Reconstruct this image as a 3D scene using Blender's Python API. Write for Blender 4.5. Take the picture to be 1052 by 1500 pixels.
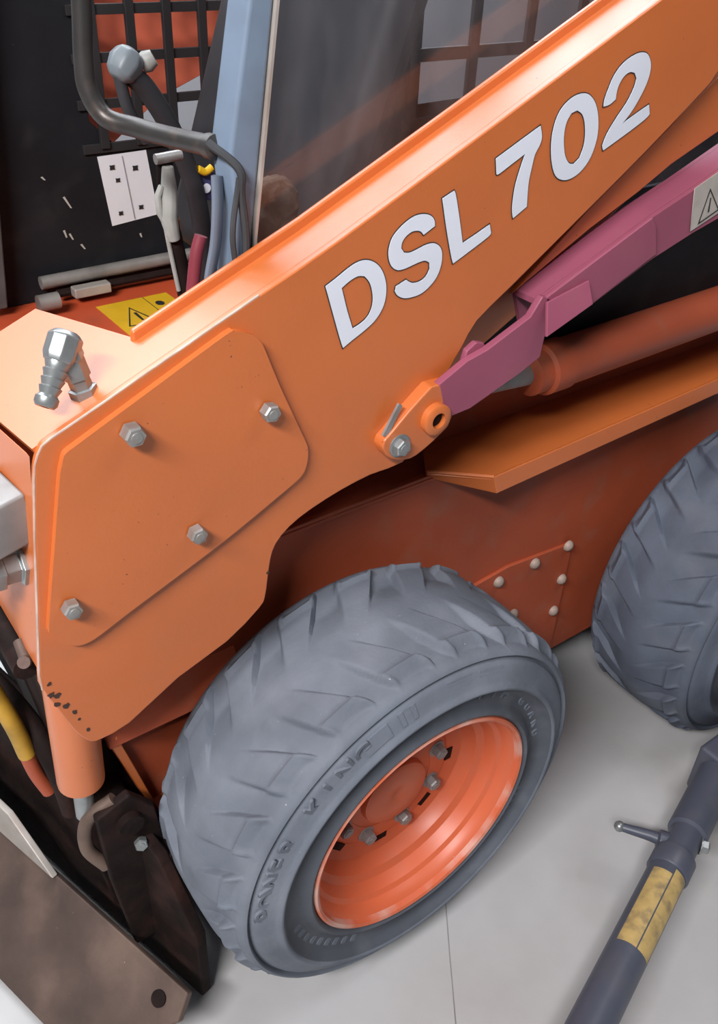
import bpy, bmesh, math, random
from mathutils import Vector, Matrix, Euler
# ---------------------------------------------------------------- reset
for o in list(bpy.data.objects): bpy.data.objects.remove(o, do_unlink=True)
SC = bpy.context.scene
COL = SC.collection
random.seed(4)
# machine axes: X = towards the rear of the loader, Y = inwards from the near tyre face, Z = up, metres, floor at 0
# ---------------------------------------------------------------- camera
cd = bpy.data.cameras.new('camera'); cam = bpy.data.objects.new('camera', cd); COL.objects.link(cam)
cd.sensor_fit = 'VERTICAL'; cd.sensor_height = 36.0; cd.lens = 31.53; cd.clip_start = .02
RX = Vector((0.80578, -0.59083, 0.04047)); DN = Vector((-0.31340, -0.48341, -0.81737)); FW = Vector((0.50249, 0.64594, -0.57468))
cam.matrix_world = Matrix(((RX.x, -DN.x, -FW.x, -0.658), (RX.y, -DN.y, -FW.y, -0.633), (RX.z, -DN.z, -FW.z, 1.603), (0, 0, 0, 1)))
SC.camera = cam
# ---------------------------------------------------------------- world, lights, exposure
w = bpy.data.worlds.new('hall'); SC.world = w; w.use_nodes = True
w.node_tree.nodes['Background'].inputs[0].default_value = (.80, .88, 1.0, 1)
w.node_tree.nodes['Background'].inputs[1].default_value = .05
def area(name, loc, target, size, sizey, power, col):
    l = bpy.data.lights.new(name, 'AREA'); l.shape = 'RECTANGLE'; l.size = size; l.size_y = sizey; l.energy = power; l.color = col
    o = bpy.data.objects.new(name, l); COL.objects.link(o); o.location = loc
    o.rotation_euler = (Vector(target) - Vector(loc)).to_track_quat('-Z', 'Y').to_euler(); return o
area('unseen_ceiling_light', (-2.0, -.95, 3.0), (-.2, .1, .6), 1.3, .26, 158, (1, .975, .985))
area('unseen_ceiling_light', (1.3, -.62, 3.25), (.9, .2, .6), 1.3, .30, 22, (1, .97, 1))  # added lamp that brightens the fender, no known source on this side
area('unseen_ceiling_light', (.6, 2.5, 3.3), (.6, 2.2, 0), 4.6, 1.7, 350, (.90, .94, 1))  # added large panel, placed so that top faces pick up a white sheen
SC.view_settings.view_transform = 'Standard'; SC.view_settings.look = 'None'
SC.view_settings.exposure = -0.2; SC.view_settings.gamma = 1.0; SC.view_settings.use_curve_mapping = False
# ---------------------------------------------------------------- measured outlines (X,Z) in metres
ARM = [(-0.4437, 1.1105), (-0.438, 1.1192), (-0.4279, 1.1249), (-0.3757, 1.1461), (-0.1784, 1.2278), (-0.0779, 1.2693), (0.153, 1.3753), (0.4176, 1.4986), (0.5696, 1.5692), (0.633, 1.4416), (0.5729, 1.4049), (0.5606, 1.39), (0.4889, 1.3389), (0.4173, 1.2902), (0.2934, 1.21), (0.2149, 1.1592), (0.1608, 1.1242), (0.1394, 1.0928), (0.1178, 1.0606), (0.1009, 1.0223), (0.0821, 0.9682), (0.0479, 0.9367), (0.0213, 0.9345), (-0.0097, 0.9351), (-0.0578, 0.9277), (-0.1065, 0.9146), (-0.14, 0.8998), (-0.1616, 0.8803), (-0.1705, 0.8577), (-0.1754, 0.8269), (-0.1804, 0.7966), (-0.1906, 0.7805), (-0.243, 0.7454), (-0.3187, 0.7192), (-0.3931, 0.6776), (-0.4339, 0.672), (-0.443, 0.674), (-0.4504, 0.6803), (-0.4639, 0.7072), (-0.4802, 0.761), (-0.4905, 0.7968), (-0.4904, 0.822), (-0.4762, 0.9216), (-0.4635, 1.0123), (-0.4524, 1.0819), (-0.4482, 1.1005)]
ARMWEB = [(0.3877, 1.2347), (0.6886, 1.4346), (0.7269, 1.3576), (0.6628, 1.314), (0.5579, 1.2755), (0.4903, 1.2423), (0.3964, 1.203), (0.3197, 1.1657), (0.2539, 1.1327)]
COVER = [(-0.4243, 1.0969), (-0.4202, 1.1074), (-0.4144, 1.1113), (-0.407, 1.1148), (-0.3193, 1.1545), (-0.2275, 1.1961), (-0.2175, 1.1976), (-0.2074, 1.1953), (-0.1933, 1.1883), (-0.1832, 1.1781), (-0.1771, 1.1648), (-0.1583, 1.1148), (-0.1238, 1.0334), (-0.1188, 1.0176), (-0.1187, 1.0032), (-0.122, 0.9898), (-0.1309, 0.9781), (-0.1651, 0.9607), (-0.2465, 0.9221), (-0.3736, 0.8715), (-0.413, 0.8547), (-0.4257, 0.8508), (-0.4359, 0.8498), (-0.4454, 0.8532), (-0.4578, 0.8624), (-0.4657, 0.8742), (-0.4702, 0.8866), (-0.47, 0.899), (-0.4481, 0.9968), (-0.4298, 1.0788)]
BOLTS = [(-0.3478, 1.1146), (-0.1775, 1.0909), (-0.2822, 0.9555), (-0.4437, 0.9153)]
LETTERS = {'D': [[(-0.0912, 1.222), (-0.0761, 1.2292), (-0.062, 1.2366), (-0.049, 1.2419), (-0.0357, 1.2431), (-0.0231, 1.2387), (-0.0125, 1.2296), (-0.0053, 1.2169), (-0.0017, 1.2025), (-0.0026, 1.1866), (-0.0082, 1.1737), (-0.0184, 1.1627), (-0.0334, 1.1539), (-0.0496, 1.1462), (-0.0637, 1.1389), (-0.0701, 1.1569), (-0.0809, 1.1902)], [(-0.0684, 1.2156), (-0.0578, 1.2217), (-0.0458, 1.2255), (-0.0359, 1.2237), (-0.0279, 1.2149), (-0.0229, 1.2025), (-0.0213, 1.1894), (-0.024, 1.1781), (-0.0304, 1.1697), (-0.0403, 1.1643), (-0.0503, 1.1611), (-0.0596, 1.1867)]], 'S': [[(0.0507, 1.2588), (0.0676, 1.2668), (0.0663, 1.2737), (0.0602, 1.2802), (0.0494, 1.2838), (0.0364, 1.2837), (0.0241, 1.2794), (0.012, 1.2719), (0.0027, 1.2625), (-0.0014, 1.2501), (-0.0005, 1.2388), (0.0046, 1.2282), (0.0142, 1.2219), (0.0267, 1.2219), (0.0422, 1.225), (0.0555, 1.2264), (0.064, 1.2222), (0.0654, 1.2144), (0.0604, 1.2056), (0.0514, 1.2009), (0.0406, 1.2008), (0.0336, 1.2038), (0.0288, 1.2071), (0.0132, 1.2017), (0.0121, 1.1955), (0.0169, 1.1892), (0.0274, 1.1838), (0.041, 1.1826), (0.0558, 1.1847), (0.0688, 1.192), (0.0787, 1.2022), (0.0839, 1.2165), (0.0836, 1.2305), (0.0789, 1.2397), (0.0695, 1.2455), (0.0574, 1.246), (0.0431, 1.2426), (0.0315, 1.2404), (0.0223, 1.242), (0.0174, 1.248), (0.0181, 1.2549), (0.0232, 1.2612), (0.0318, 1.2655), (0.0408, 1.2654), (0.0469, 1.2629)]], 'L': [[(0.076, 1.2983), (0.0938, 1.3052), (0.0974, 1.2984), (0.1067, 1.2707), (0.1166, 1.2381), (0.1363, 1.2452), (0.1602, 1.2547), (0.1641, 1.244), (0.1605, 1.2392), (0.1307, 1.2257), (0.1038, 1.214), (0.0975, 1.2302), (0.0863, 1.2635)]], '7': [[(0.157, 1.3349), (0.191, 1.3501), (0.2269, 1.3661), (0.2322, 1.3527), (0.2306, 1.3433), (0.2243, 1.3323), (0.2219, 1.3169), (0.2202, 1.2972), (0.2233, 1.2682), (0.2008, 1.2565), (0.1968, 1.2699), (0.1964, 1.2942), (0.2007, 1.3155), (0.2066, 1.3352), (0.1848, 1.3251), (0.165, 1.3158), (0.1611, 1.3163)]], '0': [[(0.2978, 1.3978), (0.311, 1.3934), (0.3231, 1.383), (0.3324, 1.3667), (0.3373, 1.3464), (0.3355, 1.3285), (0.3287, 1.3128), (0.3149, 1.2999), (0.2977, 1.2937), (0.2821, 1.2944), (0.2688, 1.3013), (0.2589, 1.3166), (0.2523, 1.3371), (0.2507, 1.3566), (0.255, 1.3752), (0.265, 1.3875), (0.2805, 1.3957)], [(0.2895, 1.3784), (0.2999, 1.3733), (0.3078, 1.363), (0.3132, 1.3468), (0.3139, 1.3327), (0.3098, 1.319), (0.3006, 1.3125), (0.2909, 1.3144), (0.2814, 1.3241), (0.2751, 1.3387), (0.2722, 1.3527), (0.2733, 1.366), (0.2797, 1.376)]], '2': [[(0.3392, 1.3788), (0.3388, 1.3875), (0.3427, 1.4006), (0.3491, 1.4153), (0.3622, 1.4282), (0.38, 1.4363), (0.3951, 1.4389), (0.4074, 1.4361), (0.4166, 1.4265), (0.4198, 1.4147), (0.4169, 1.3994), (0.4068, 1.3803), (0.3953, 1.3653), (0.3826, 1.3539), (0.4073, 1.3643), (0.4318, 1.374), (0.4374, 1.3617), (0.4288, 1.3553), (0.3967, 1.3408), (0.3545, 1.3234), (0.351, 1.3299), (0.3563, 1.3446), (0.3699, 1.3635), (0.384, 1.3801), (0.393, 1.3971), (0.3947, 1.4086), (0.3886, 1.4153), (0.3785, 1.4169), (0.3687, 1.4127), (0.362, 1.404), (0.3599, 1.3956), (0.3604, 1.3859), (0.3503, 1.3804)]]}
LUG = [(0.0074, 1.0063), (0.0376, 1.0325), (0.0715, 1.0577), (0.1007, 1.0549), (0.1123, 1.0321), (0.1191, 1.0089), (0.1097, 0.9846), (0.0864, 0.9698), (0.0664, 0.9596), (0.045, 0.9533), (0.0205, 0.9593), (0.0019, 0.972), (-0.0062, 0.9886), (-0.0035, 0.9982)]
LUGPIN = [(0.0223, 0.9829), (0.08, 1.0087)]
LOCKARM = [(0.084, 1.0575), (0.1321, 1.0805), (0.1673, 1.0881), (0.2435, 1.1191), (0.2619, 1.1452), (0.2811, 1.1383), (0.2822, 1.1035), (0.2776, 1.0497), (0.2381, 1.0326), (0.1486, 1.0027), (0.1032, 0.9997)]
LOCKTAB = [(0.1366, 1.0714), (0.1405, 1.0877), (0.1567, 1.097), (0.1713, 1.0925), (0.1799, 1.0792)]
LOCKCH = [(0.2625, 1.1367), (0.354, 1.171), (0.4815, 1.2207), (0.5699, 1.2492), (0.7212, 1.3037), (0.754, 1.2404), (0.6516, 1.1947), (0.5883, 1.1798), (0.5047, 1.1556), (0.3722, 1.1048), (0.2866, 1.078)]
LOCKBOX = [(0.2688, 1.1415), (0.4718, 1.2227), (0.4845, 1.2089), (0.5009, 1.1634), (0.3673, 1.109), (0.2839, 1.0873)]
LOCKFLANGE = [(0.2628, 1.0923), (0.2679, 1.1358), (0.3488, 1.1518), (0.35, 1.1209), (0.2719, 1.0881)]
LOCKSTICK = [(0.5628, 1.2506), (0.6816, 1.2931), (0.7152, 1.2256), (0.5785, 1.1841)]
RIVETS = [(0.422, 0.472), (0.5235, 0.4745), (0.622, 0.4791), (0.6238, 0.3874), (0.6192, 0.2997), (0.4842, 0.3562)]
CHIPS = [(-.482, .803, .010), (-.476, .780, .008), (-.468, .757, .011), (-.460, .741, .007), (-.456, .725, .009), (-.483, .785, .012), (-.478, .765, .008), (-.176, .838, .005), (-.448, .700, .006)]
SCRATCH = [(-.071, 1.092, .012, -.022), (-.080, 1.030, .004, -.014), (-.070, 1.022, .006, -.012), (-.050, .998, .007, -.010), (-.107, 1.133, .006, -.006), (.075, 1.0, .003, -.008), (-.20, 1.40, .004, -.012)]
# ---------------------------------------------------------------- materials
def mat(name, col, rough=.5, metal=0., var=.12, scale=9., bump=0., bscale=60., spec=.5, coat=0., dirt=None, dirt_amt=0., dirt_scale=14., speck=None, speck_lo=.72):
    m = bpy.data.materials.new(name); m.use_nodes = True; nt = m.node_tree; n = nt.nodes; L = nt.links
    b = n['Principled BSDF']; b.inputs['Roughness'].default_value = rough; b.inputs['Metallic'].default_value = metal
    b.inputs['Specular IOR Level'].default_value = spec; b.inputs['Coat Weight'].default_value = coat; b.inputs['Coat Roughness'].default_value = .34; b.inputs['Coat IOR'].default_value = 1.6
    tc = n.new('ShaderNodeTexCoord')
    def noise(s, d=4.):
        t = n.new('ShaderNodeTexNoise'); t.inputs['Scale'].default_value = s; t.inputs['Detail'].default_value = d; L.new(tc.outputs['Object'], t.inputs['Vector']); return t
    def ramp(src, a, c):
        r = n.new('ShaderNodeMapRange'); r.inputs[1].default_value = a; r.inputs[2].default_value = c; r.clamp = True; L.new(src, r.inputs[0]); return r.outputs[0]
    def mix(f, a, c):
        x = n.new('ShaderNodeMix'); x.data_type = 'RGBA'
        if f is not None: L.new(f, x.inputs[0])
        for s, v in ((6, a), (7, c)):
            if isinstance(v, tuple): x.inputs[s].default_value = (*v, 1)
            else: L.new(v, x.inputs[s])
        return x.outputs[2]
    n1 = noise(scale)
    lo = tuple(max(0, c * (1 - var)) for c in col); hi = tuple(min(1, c * (1 + var)) for c in col)
    c = mix(ramp(n1.outputs[0], .3, .7), lo, hi)
    if dirt:
        n2 = noise(dirt_scale, 8.); r = ramp(n2.outputs[0], .62 - .3 * dirt_amt, .8 - .2 * dirt_amt)
        mul = n.new('ShaderNodeMath'); mul.operation = 'MULTIPLY'; mul.inputs[1].default_value = min(1, dirt_amt * 1.3); L.new(r, mul.inputs[0]); c = mix(mul.outputs[0], c, dirt)
    if speck:
        n3 = noise(150., 2.); c = mix(ramp(n3.outputs[0], speck_lo, speck_lo + .03), c, speck)
    L.new(c, b.inputs['Base Color'])
    if bump:
        n4 = noise(bscale, 6.); bp = n.new('ShaderNodeBump'); bp.inputs['Strength'].default_value = bump; bp.inputs['Distance'].default_value = .004
        L.new(n4.outputs[0], bp.inputs['Height']); L.new(bp.outputs[0], b.inputs['Normal'])
    return m
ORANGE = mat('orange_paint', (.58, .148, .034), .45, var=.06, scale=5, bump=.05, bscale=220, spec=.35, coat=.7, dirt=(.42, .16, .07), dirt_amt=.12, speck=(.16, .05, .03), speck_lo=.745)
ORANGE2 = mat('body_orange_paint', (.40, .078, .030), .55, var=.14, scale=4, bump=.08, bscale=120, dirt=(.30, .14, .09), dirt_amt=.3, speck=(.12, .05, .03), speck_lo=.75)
RIMP = mat('rim_orange_paint', (.62, .13, .05), .45, var=.06, scale=6, coat=.1, dirt=(.40, .16, .10), dirt_amt=.25, speck=(.5, .35, .3), speck_lo=.77)
FLANGE = mat('scuffed_rim_edge', (.62, .14, .06), .4, var=.08, dirt=(.62, .50, .44), dirt_amt=.55, dirt_scale=11)
REDP = mat('faded_red_paint', (.30, .075, .125), .5, var=.07, scale=7, dirt=(.30, .10, .12), dirt_amt=.3)
RUB = mat('dusty_grey_rubber', (.140, .160, .192), .75, var=.16, scale=7, bump=.18, bscale=160, dirt=(.21, .232, .27), dirt_amt=.55, dirt_scale=9, spec=.3, speck=(.42, .44, .46), speck_lo=.765)
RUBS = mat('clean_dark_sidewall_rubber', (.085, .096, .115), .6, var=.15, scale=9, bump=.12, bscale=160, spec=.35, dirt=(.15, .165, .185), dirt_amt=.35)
RUBR = mat('rear_tyre_rubber', (.10, .118, .155), .7, var=.22, scale=8, bump=.18, bscale=150, spec=.3, dirt=(.16, .17, .185), dirt_amt=.4, dirt_scale=10)
RUBD = mat('dark_rubber', (.045, .048, .052), .7, var=.2, scale=20, spec=.3)
ZINC = mat('zinc_plated_steel', (.36, .355, .34), .45, .6, var=.2, scale=40, dirt=(.35, .25, .17), dirt_amt=.35, dirt_scale=60)
STEEL = mat('bare_grey_steel', (.29, .285, .28), .5, .3, var=.2, scale=18, bump=.08, dirt=(.22, .15, .11), dirt_amt=.35)
GALV = mat('galvanised_fitting', (.31, .33, .33), .36, .65, var=.15, scale=30, dirt=(.20, .16, .13), dirt_amt=.25, dirt_scale=30)
BLACK = mat('black_cab_paint', (.009, .0095, .012), .6, spec=.25, var=.3, scale=6, bump=.05, dirt=(.035, .032, .03), dirt_amt=.3, speck=(.35, .32, .28), speck_lo=.80)
GRILL = mat('black_mesh_steel', (.018, .017, .018), .55, var=.2)
BLUEG = mat('blue_grey_post_paint', (.16, .215, .29), .42, var=.08, scale=8, coat=.2, dirt=(.10, .12, .15), dirt_amt=.25)
TUBE = mat('worn_dark_tube', (.05, .047, .045), .4, .4, var=.3, scale=14, dirt=(.34, .22, .16), dirt_amt=.32, dirt_scale=16)
RUST = mat('rusty_brown_plate', (.095, .062, .050), .6, .2, var=.3, scale=10, bump=.2, bscale=90, dirt=(.22, .15, .11), dirt_amt=.5, dirt_scale=7, speck=(.36, .27, .20), speck_lo=.78)
GREASE = mat('greasy_dark_steel', (.014, .008, .007), .7, .0, spec=.15, var=.4, scale=22, bump=.25, bscale=90, dirt=(.06, .025, .018), dirt_amt=.4)
PALE = mat('pale_scraped_steel', (.44, .40, .36), .5, .3, var=.15, scale=15, bump=.08, dirt=(.25, .18, .14), dirt_amt=.35)
EDGE = mat('worn_edge_metal', (.62, .47, .40), .5, .1, var=.2, scale=30, dirt=(.5, .2, .1), dirt_amt=.5, dirt_scale=25)
RIVET = mat('dusty_rivet', (.34, .26, .215), .6, .1, var=.15)
CHIP = mat('bare_rusty_chip', (.06, .028, .02), .7, var=.3)
SCR = mat('scratched_paint', (.42, .40, .36), .6)
WHITE = mat('white_vinyl', (.74, .78, .86), .35, var=.03)
WSTK = mat('white_sticker', (.72, .73, .76), .4, var=.03)
GREYSTK = mat('grey_worn_sticker', (.44, .40, .36), .5, var=.12, scale=30)
YELLOW = mat('yellow_sticker', (.78, .46, .015), .4, var=.06, scale=25)
LABEL = mat('yellow_worn_label', (.52, .37, .14), .5, var=.2, scale=30, dirt=(.10, .085, .085), dirt_amt=.5, dirt_scale=38)
INK = mat('black_print', (.02, .02, .02), .5)
SILL = mat('grey_sill_rail', (.25, .235, .215), .5, .3, var=.2, scale=18, dirt=(.08, .06, .05), dirt_amt=.4)
LEVERM = mat('worn_lever_paint', (.34, .345, .32), .5, var=.2, scale=25, dirt=(.22, .11, .05), dirt_amt=.35, dirt_scale=30)
KNOB = mat('grey_knob_plastic', (.17, .20, .22), .45, var=.1)
SEATM = mat('dark_seat_vinyl', (.03, .03, .034), .55, var=.2, scale=12)
BLUEL = mat('indigo_label', (.06, .06, .16), .45, var=.15)
HOSE = mat('blue_grey_hose', (.15, .18, .23), .5, var=.12)
REDS = mat('red_plastic', (.20, .03, .045), .45)
YHOSE = mat('yellow_sleeve', (.42, .24, .025), .5, var=.3, scale=20)
CLOTH = mat('brown_knit', (.17, .12, .085), .9, var=.35, scale=40, bump=.6, bscale=120)
JACK = mat('dark_grey_jack_paint', (.075, .085, .115), .45, var=.1, scale=10, coat=.15, dirt=(.13, .12, .12), dirt_amt=.25)
CONC = mat('concrete', (.47, .47, .47), .55, var=.10, scale=2.2, bump=.10, bscale=40, dirt=(.30, .275, .25), dirt_amt=.42, dirt_scale=1.9, speck=(.16, .14, .12), speck_lo=.795)
SEAM = mat('dusty_floor_seam', (.27, .265, .26), .8, var=.2)
WALLM = mat('white_blockwork', (.19, .19, .20), .8, var=.08, scale=3, bump=.1)
def glassmat():
    m = bpy.data.materials.new('dusty_glass'); m.use_nodes = True; nt = m.node_tree; n = nt.nodes; L = nt.links
    b = n['Principled BSDF']; b.inputs['Base Color'].default_value = (.36, .33, .33, 1); b.inputs['Roughness'].default_value = .35
    tr = n.new('ShaderNodeBsdfTransparent'); tr.inputs[0].default_value = (.82, .83, .85, 1)
    gl = n.new('ShaderNodeBsdfGlossy'); gl.inputs['Roughness'].default_value = .03
    tc = n.new('ShaderNodeTexCoord'); mp = n.new('ShaderNodeMapping'); mp.inputs['Scale'].default_value = (7, 7, 2.2); L.new(tc.outputs['Object'], mp.inputs[0])
    t = n.new('ShaderNodeTexNoise'); t.inputs['Scale'].default_value = 2.2; t.inputs['Detail'].default_value = 7; L.new(mp.outputs[0], t.inputs['Vector'])
    r = n.new('ShaderNodeMapRange'); r.inputs[1].default_value = .4; r.inputs[2].default_value = .75; r.inputs[3].default_value = .015; r.inputs[4].default_value = .15; L.new(t.outputs[0], r.inputs[0])
    a = n.new('ShaderNodeMixShader'); L.new(r.outputs[0], a.inputs[0]); L.new(tr.outputs[0], a.inputs[1]); L.new(b.outputs[0], a.inputs[2])
    c = n.new('ShaderNodeMixShader'); c.inputs[0].default_value = .05; L.new(a.outputs[0], c.inputs[1]); L.new(gl.outputs[0], c.inputs[2])
    L.new(c.outputs[0], n['Material Output'].inputs[0]); return m
GLASS = glassmat()
# ---------------------------------------------------------------- builders
def link(name, me, m=None, parent=None, bevel=0., seg=2, smooth=False, label=None):
    o = bpy.data.objects.new(name, me); COL.objects.link(o)
    if m is not None:
        for x in (m if isinstance(m, (list, tuple)) else [m]): me.materials.append(x)
    if parent: o.parent = parent
    if smooth: me.polygons.foreach_set('use_smooth', [True] * len(me.polygons))
    if bevel:
        b = o.modifiers.new('bevel', 'BEVEL'); b.width = bevel; b.segments = seg; b.limit_method = 'ANGLE'; b.angle_limit = .6
        b.harden_normals = False
        me.polygons.foreach_set('use_smooth', [True] * len(me.polygons))
        wn = o.modifiers.new('wn', 'WEIGHTED_NORMAL'); wn.keep_sharp = True
    if label: o['label'] = label
    return o
def bm_mesh(bm, name):
    bmesh.ops.recalc_face_normals(bm, faces=bm.faces); me = bpy.data.meshes.new(name); bm.to_mesh(me); bm.free(); return me
def prism_bm(bm, pts, y0, y1):
    a = [bm.verts.new((x, y0, z)) for x, z in pts]; b = [bm.verts.new((x, y1, z)) for x, z in pts]
    bm.faces.new(a); bm.faces.new(b[::-1]); k = len(pts)
    for i in range(k): bm.faces.new((a[i], b[i], b[(i + 1) % k], a[(i + 1) % k]))
def prism(name, pts, y0, y1, m, parent=None, bevel=0., **k):
    bm = bmesh.new(); prism_bm(bm, pts, y0, y1); return link(name, bm_mesh(bm, name), m, parent, bevel, **k)
def slab(name, quad, t, m, parent=None, bevel=0., **k):       # planar polygon in space, thickened along its normal
    q = [Vector(p) for p in quad]; nrm = (q[1] - q[0]).cross(q[2] - q[0]).normalized() * t
    bm = bmesh.new(); a = [bm.verts.new(p) for p in q]; b = [bm.verts.new(p - nrm) for p in q]; bm.faces.new(a); bm.faces.new(b[::-1]); n_ = len(q)
    for i in range(n_): bm.faces.new((a[i], b[i], b[(i + 1) % n_], a[(i + 1) % n_]))
    return link(name, bm_mesh(bm, name), m, parent, bevel, **k)
def box_bm(bm, lo, hi, M=None):
    vs = [bm.verts.new(Vector((x, y, z)) if M is None else M @ Vector((x, y, z))) for x in (lo[0], hi[0]) for y in (lo[1], hi[1]) for z in (lo[2], hi[2])]
    for f in ((0, 1, 3, 2), (4, 6, 7, 5), (0, 4, 5, 1), (2, 3, 7, 6), (0, 2, 6, 4), (1, 5, 7, 3)): bm.faces.new([vs[i] for i in f])
def box(name, lo, hi, m, parent=None, bevel=.002, M=None, **k):
    bm = bmesh.new(); box_bm(bm, lo, hi, M); return link(name, bm_mesh(bm, name), m, parent, bevel, **k)
def frame(d):
    d = Vector(d).normalized(); u = d.orthogonal().normalized(); return u, d.cross(u), d
def lathe_bm(bm, p, d, prof, n=24, ph=0., closed=True):           # prof: (r, h) along axis d from p
    u, v, d = frame(d); p = Vector(p); rings = []
    for r, h in prof:
        rings.append([bm.verts.new(p + d * h + (u * math.cos(ph + 2 * math.pi * i / n) + v * math.sin(ph + 2 * math.pi * i / n)) * r) for i in range(n)])
    for a, b in zip(rings, rings[1:]):
        for i in range(n): bm.faces.new((a[i], a[(i + 1) % n], b[(i + 1) % n], b[i]))
    if closed: bm.faces.new(rings[0][::-1]); bm.faces.new(rings[-1])
def lathe(name, p, d, prof, m, parent=None, n=24, bevel=0., smooth=False, ph=0., closed=True, **k):
    bm = bmesh.new(); lathe_bm(bm, p, d, prof, n, ph, closed); o = link(name, bm_mesh(bm, name), m, parent, bevel, smooth=smooth, **k)
    if smooth and not bevel: autosmooth(o)
    return o
def autosmooth(o, ang=.7):
    me = o.data; me.polygons.foreach_set('use_smooth', [True] * len(me.polygons))
    bm = bmesh.new(); bm.from_mesh(me)
    for e in bm.edges:
        if len(e.link_faces) == 2 and e.calc_face_angle() > ang: e.smooth = False
    bm.to_mesh(me); bm.free()
def spline(pts, n=8):
    P = [Vector(p) for p in pts]; P = [P[0] * 2 - P[1]] + P + [P[-1] * 2 - P[-2]]; out = []
    for i in range(1, len(P) - 2):
        a, b, c, d = P[i - 1:i + 3]
        for k in range(n):
            t = k / n; out.append(.5 * ((2 * b) + (c - a) * t + (2 * a - 5 * b + 4 * c - d) * t * t + (3 * b - a - 3 * c + d) * t ** 3))
    out.append(P[-2]); return out
def tube_bm(bm, pts, r, n=14, flat=1.):
    pts = [Vector(p) for p in pts]; k = len(pts); rs = r if isinstance(r, (list, tuple)) else [r] * k; prev = None; rings = []
    for i, p in enumerate(pts):
        t = (pts[min(i + 1, k - 1)] - pts[max(i - 1, 0)]).normalized()
        u = t.orthogonal().normalized() if prev is None else (prev - t * prev.dot(t)).normalized(); prev = u; v = t.cross(u)
        rings.append([bm.verts.new(p + (u * math.cos(2 * math.pi * j / n) + v * math.sin(2 * math.pi * j / n) * flat) * rs[i]) for j in range(n)])
    for a, b in zip(rings, rings[1:]):
        for j in range(n): bm.faces.new((a[j], a[(j + 1) % n], b[(j + 1) % n], b[j]))
    bm.faces.new(rings[0][::-1]); bm.faces.new(rings[-1])
def tube(name, pts, r, m, parent=None, n=14, flat=1., **k):
    bm = bmesh.new(); tube_bm(bm, pts, r, n, flat); o = link(name, bm_mesh(bm, name), m, parent, **k); autosmooth(o); return o
def empty(name, loc=(0, 0, 0), parent=None):
    o = bpy.data.objects.new(name, None); COL.objects.link(o); o.location = loc; o.empty_display_size = .1
    if parent: o.parent = parent
    return o
def tag(o, label, cat=None, group=None, kind=None):
    o['label'] = label
    if cat: o['category'] = cat
    if group: o['group'] = group
    if kind: o['kind'] = kind
    return o
def offset(pts, d):
    A = sum(a[0] * b[1] - b[0] * a[1] for a, b in zip(pts, pts[1:] + pts[:1])); s = 1 if A > 0 else -1; out = []
    for i, p in enumerate(pts):
        a = Vector(pts[i - 1]); b = Vector(p); c = Vector(pts[(i + 1) % len(pts)])
        e1 = (b - a).normalized(); e2 = (c - b).normalized(); n1 = Vector((e1.y, -e1.x)) * s; n2 = Vector((e2.y, -e2.x)) * s
        nn = (n1 + n2); nn = nn.normalized() if nn.length > 1e-6 else n1; k = min(2.2, 1 / max(.3, nn.dot(n1))); out.append(tuple(b + nn * d * k))
    return out
def flat_shape(loops, ext):                                       # filled 2D outline with holes -> mesh in XY
    cu = bpy.data.curves.new('c', 'CURVE'); cu.dimensions = '2D'; cu.fill_mode = 'BOTH'; cu.extrude = ext
    for lp in loops:
        s = cu.splines.new('POLY'); s.points.add(len(lp) - 1)
        for p, q in zip(s.points, lp): p.co = (q[0], q[1], 0, 1)
        s.use_cyclic_u = True
    o = bpy.data.objects.new('c', cu); COL.objects.link(o); dg = bpy.context.evaluated_depsgraph_get(); dg.update()
    me = bpy.data.meshes.new_from_object(o.evaluated_get(dg)); bpy.data.objects.remove(o); bpy.data.curves.remove(cu); return me
def xz_decal(name, loops, y, m, parent, ext=.0004, label=None):   # standing in an XZ plane facing -Y
    me = flat_shape(loops, ext); me.transform(Matrix(((1, 0, 0, 0), (0, 0, -1, y), (0, 1, 0, 0), (0, 0, 0, 1)))); me.materials.clear()
    return link(name, me, m, parent, label=label)
def smooth_loop(lp, n=3):                                         # catmull-rom on closed loop, keeps sharp corners
    out = []; k = len(lp); V = [Vector(p) for p in lp]
    def sharp(i): 
        a = V[i] - V[i - 1]; b = V[(i + 1) % k] - V[i]; return a.angle(b) > .62
    for i in range(k):
        p0, p1, p2, p3 = V[i - 1], V[i], V[(i + 1) % k], V[(i + 2) % k]
        if sharp(i): p0 = p1 * 2 - p2 if sharp((i + 1) % k) else p1
        if sharp((i + 1) % k): p3 = p2
        for j in range(n):
            t = j / n; out.append(tuple(.5 * ((2 * p1) + (p2 - p0) * t + (2 * p0 - 5 * p1 + 4 * p2 - p3) * t * t + (3 * p1 - p0 - 3 * p2 + p3) * t ** 3)))
    return out
def hexbolt(name, p, d, r, parent, m=ZINC, washer=True, h=None, label=None):
    h = h or r * 1.1; bm = bmesh.new()
    if washer: lathe_bm(bm, p, d, [(r * 1.32, 0), (r * 1.32, .0022), (r * 1.15, .003)], 24)
    lathe_bm(bm, Vector(p) + Vector(d).normalized() * .002, d, [(r, 0), (r, h * .82), (r * .86, h)], 6, random.uniform(0, 1))
    lathe_bm(bm, Vector(p) + Vector(d).normalized() * .002, d, [(r * .55, h * .9), (r * .5, h + .0012)], 16)
    return link(name, bm_mesh(bm, name), m, parent, label=label)

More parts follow.
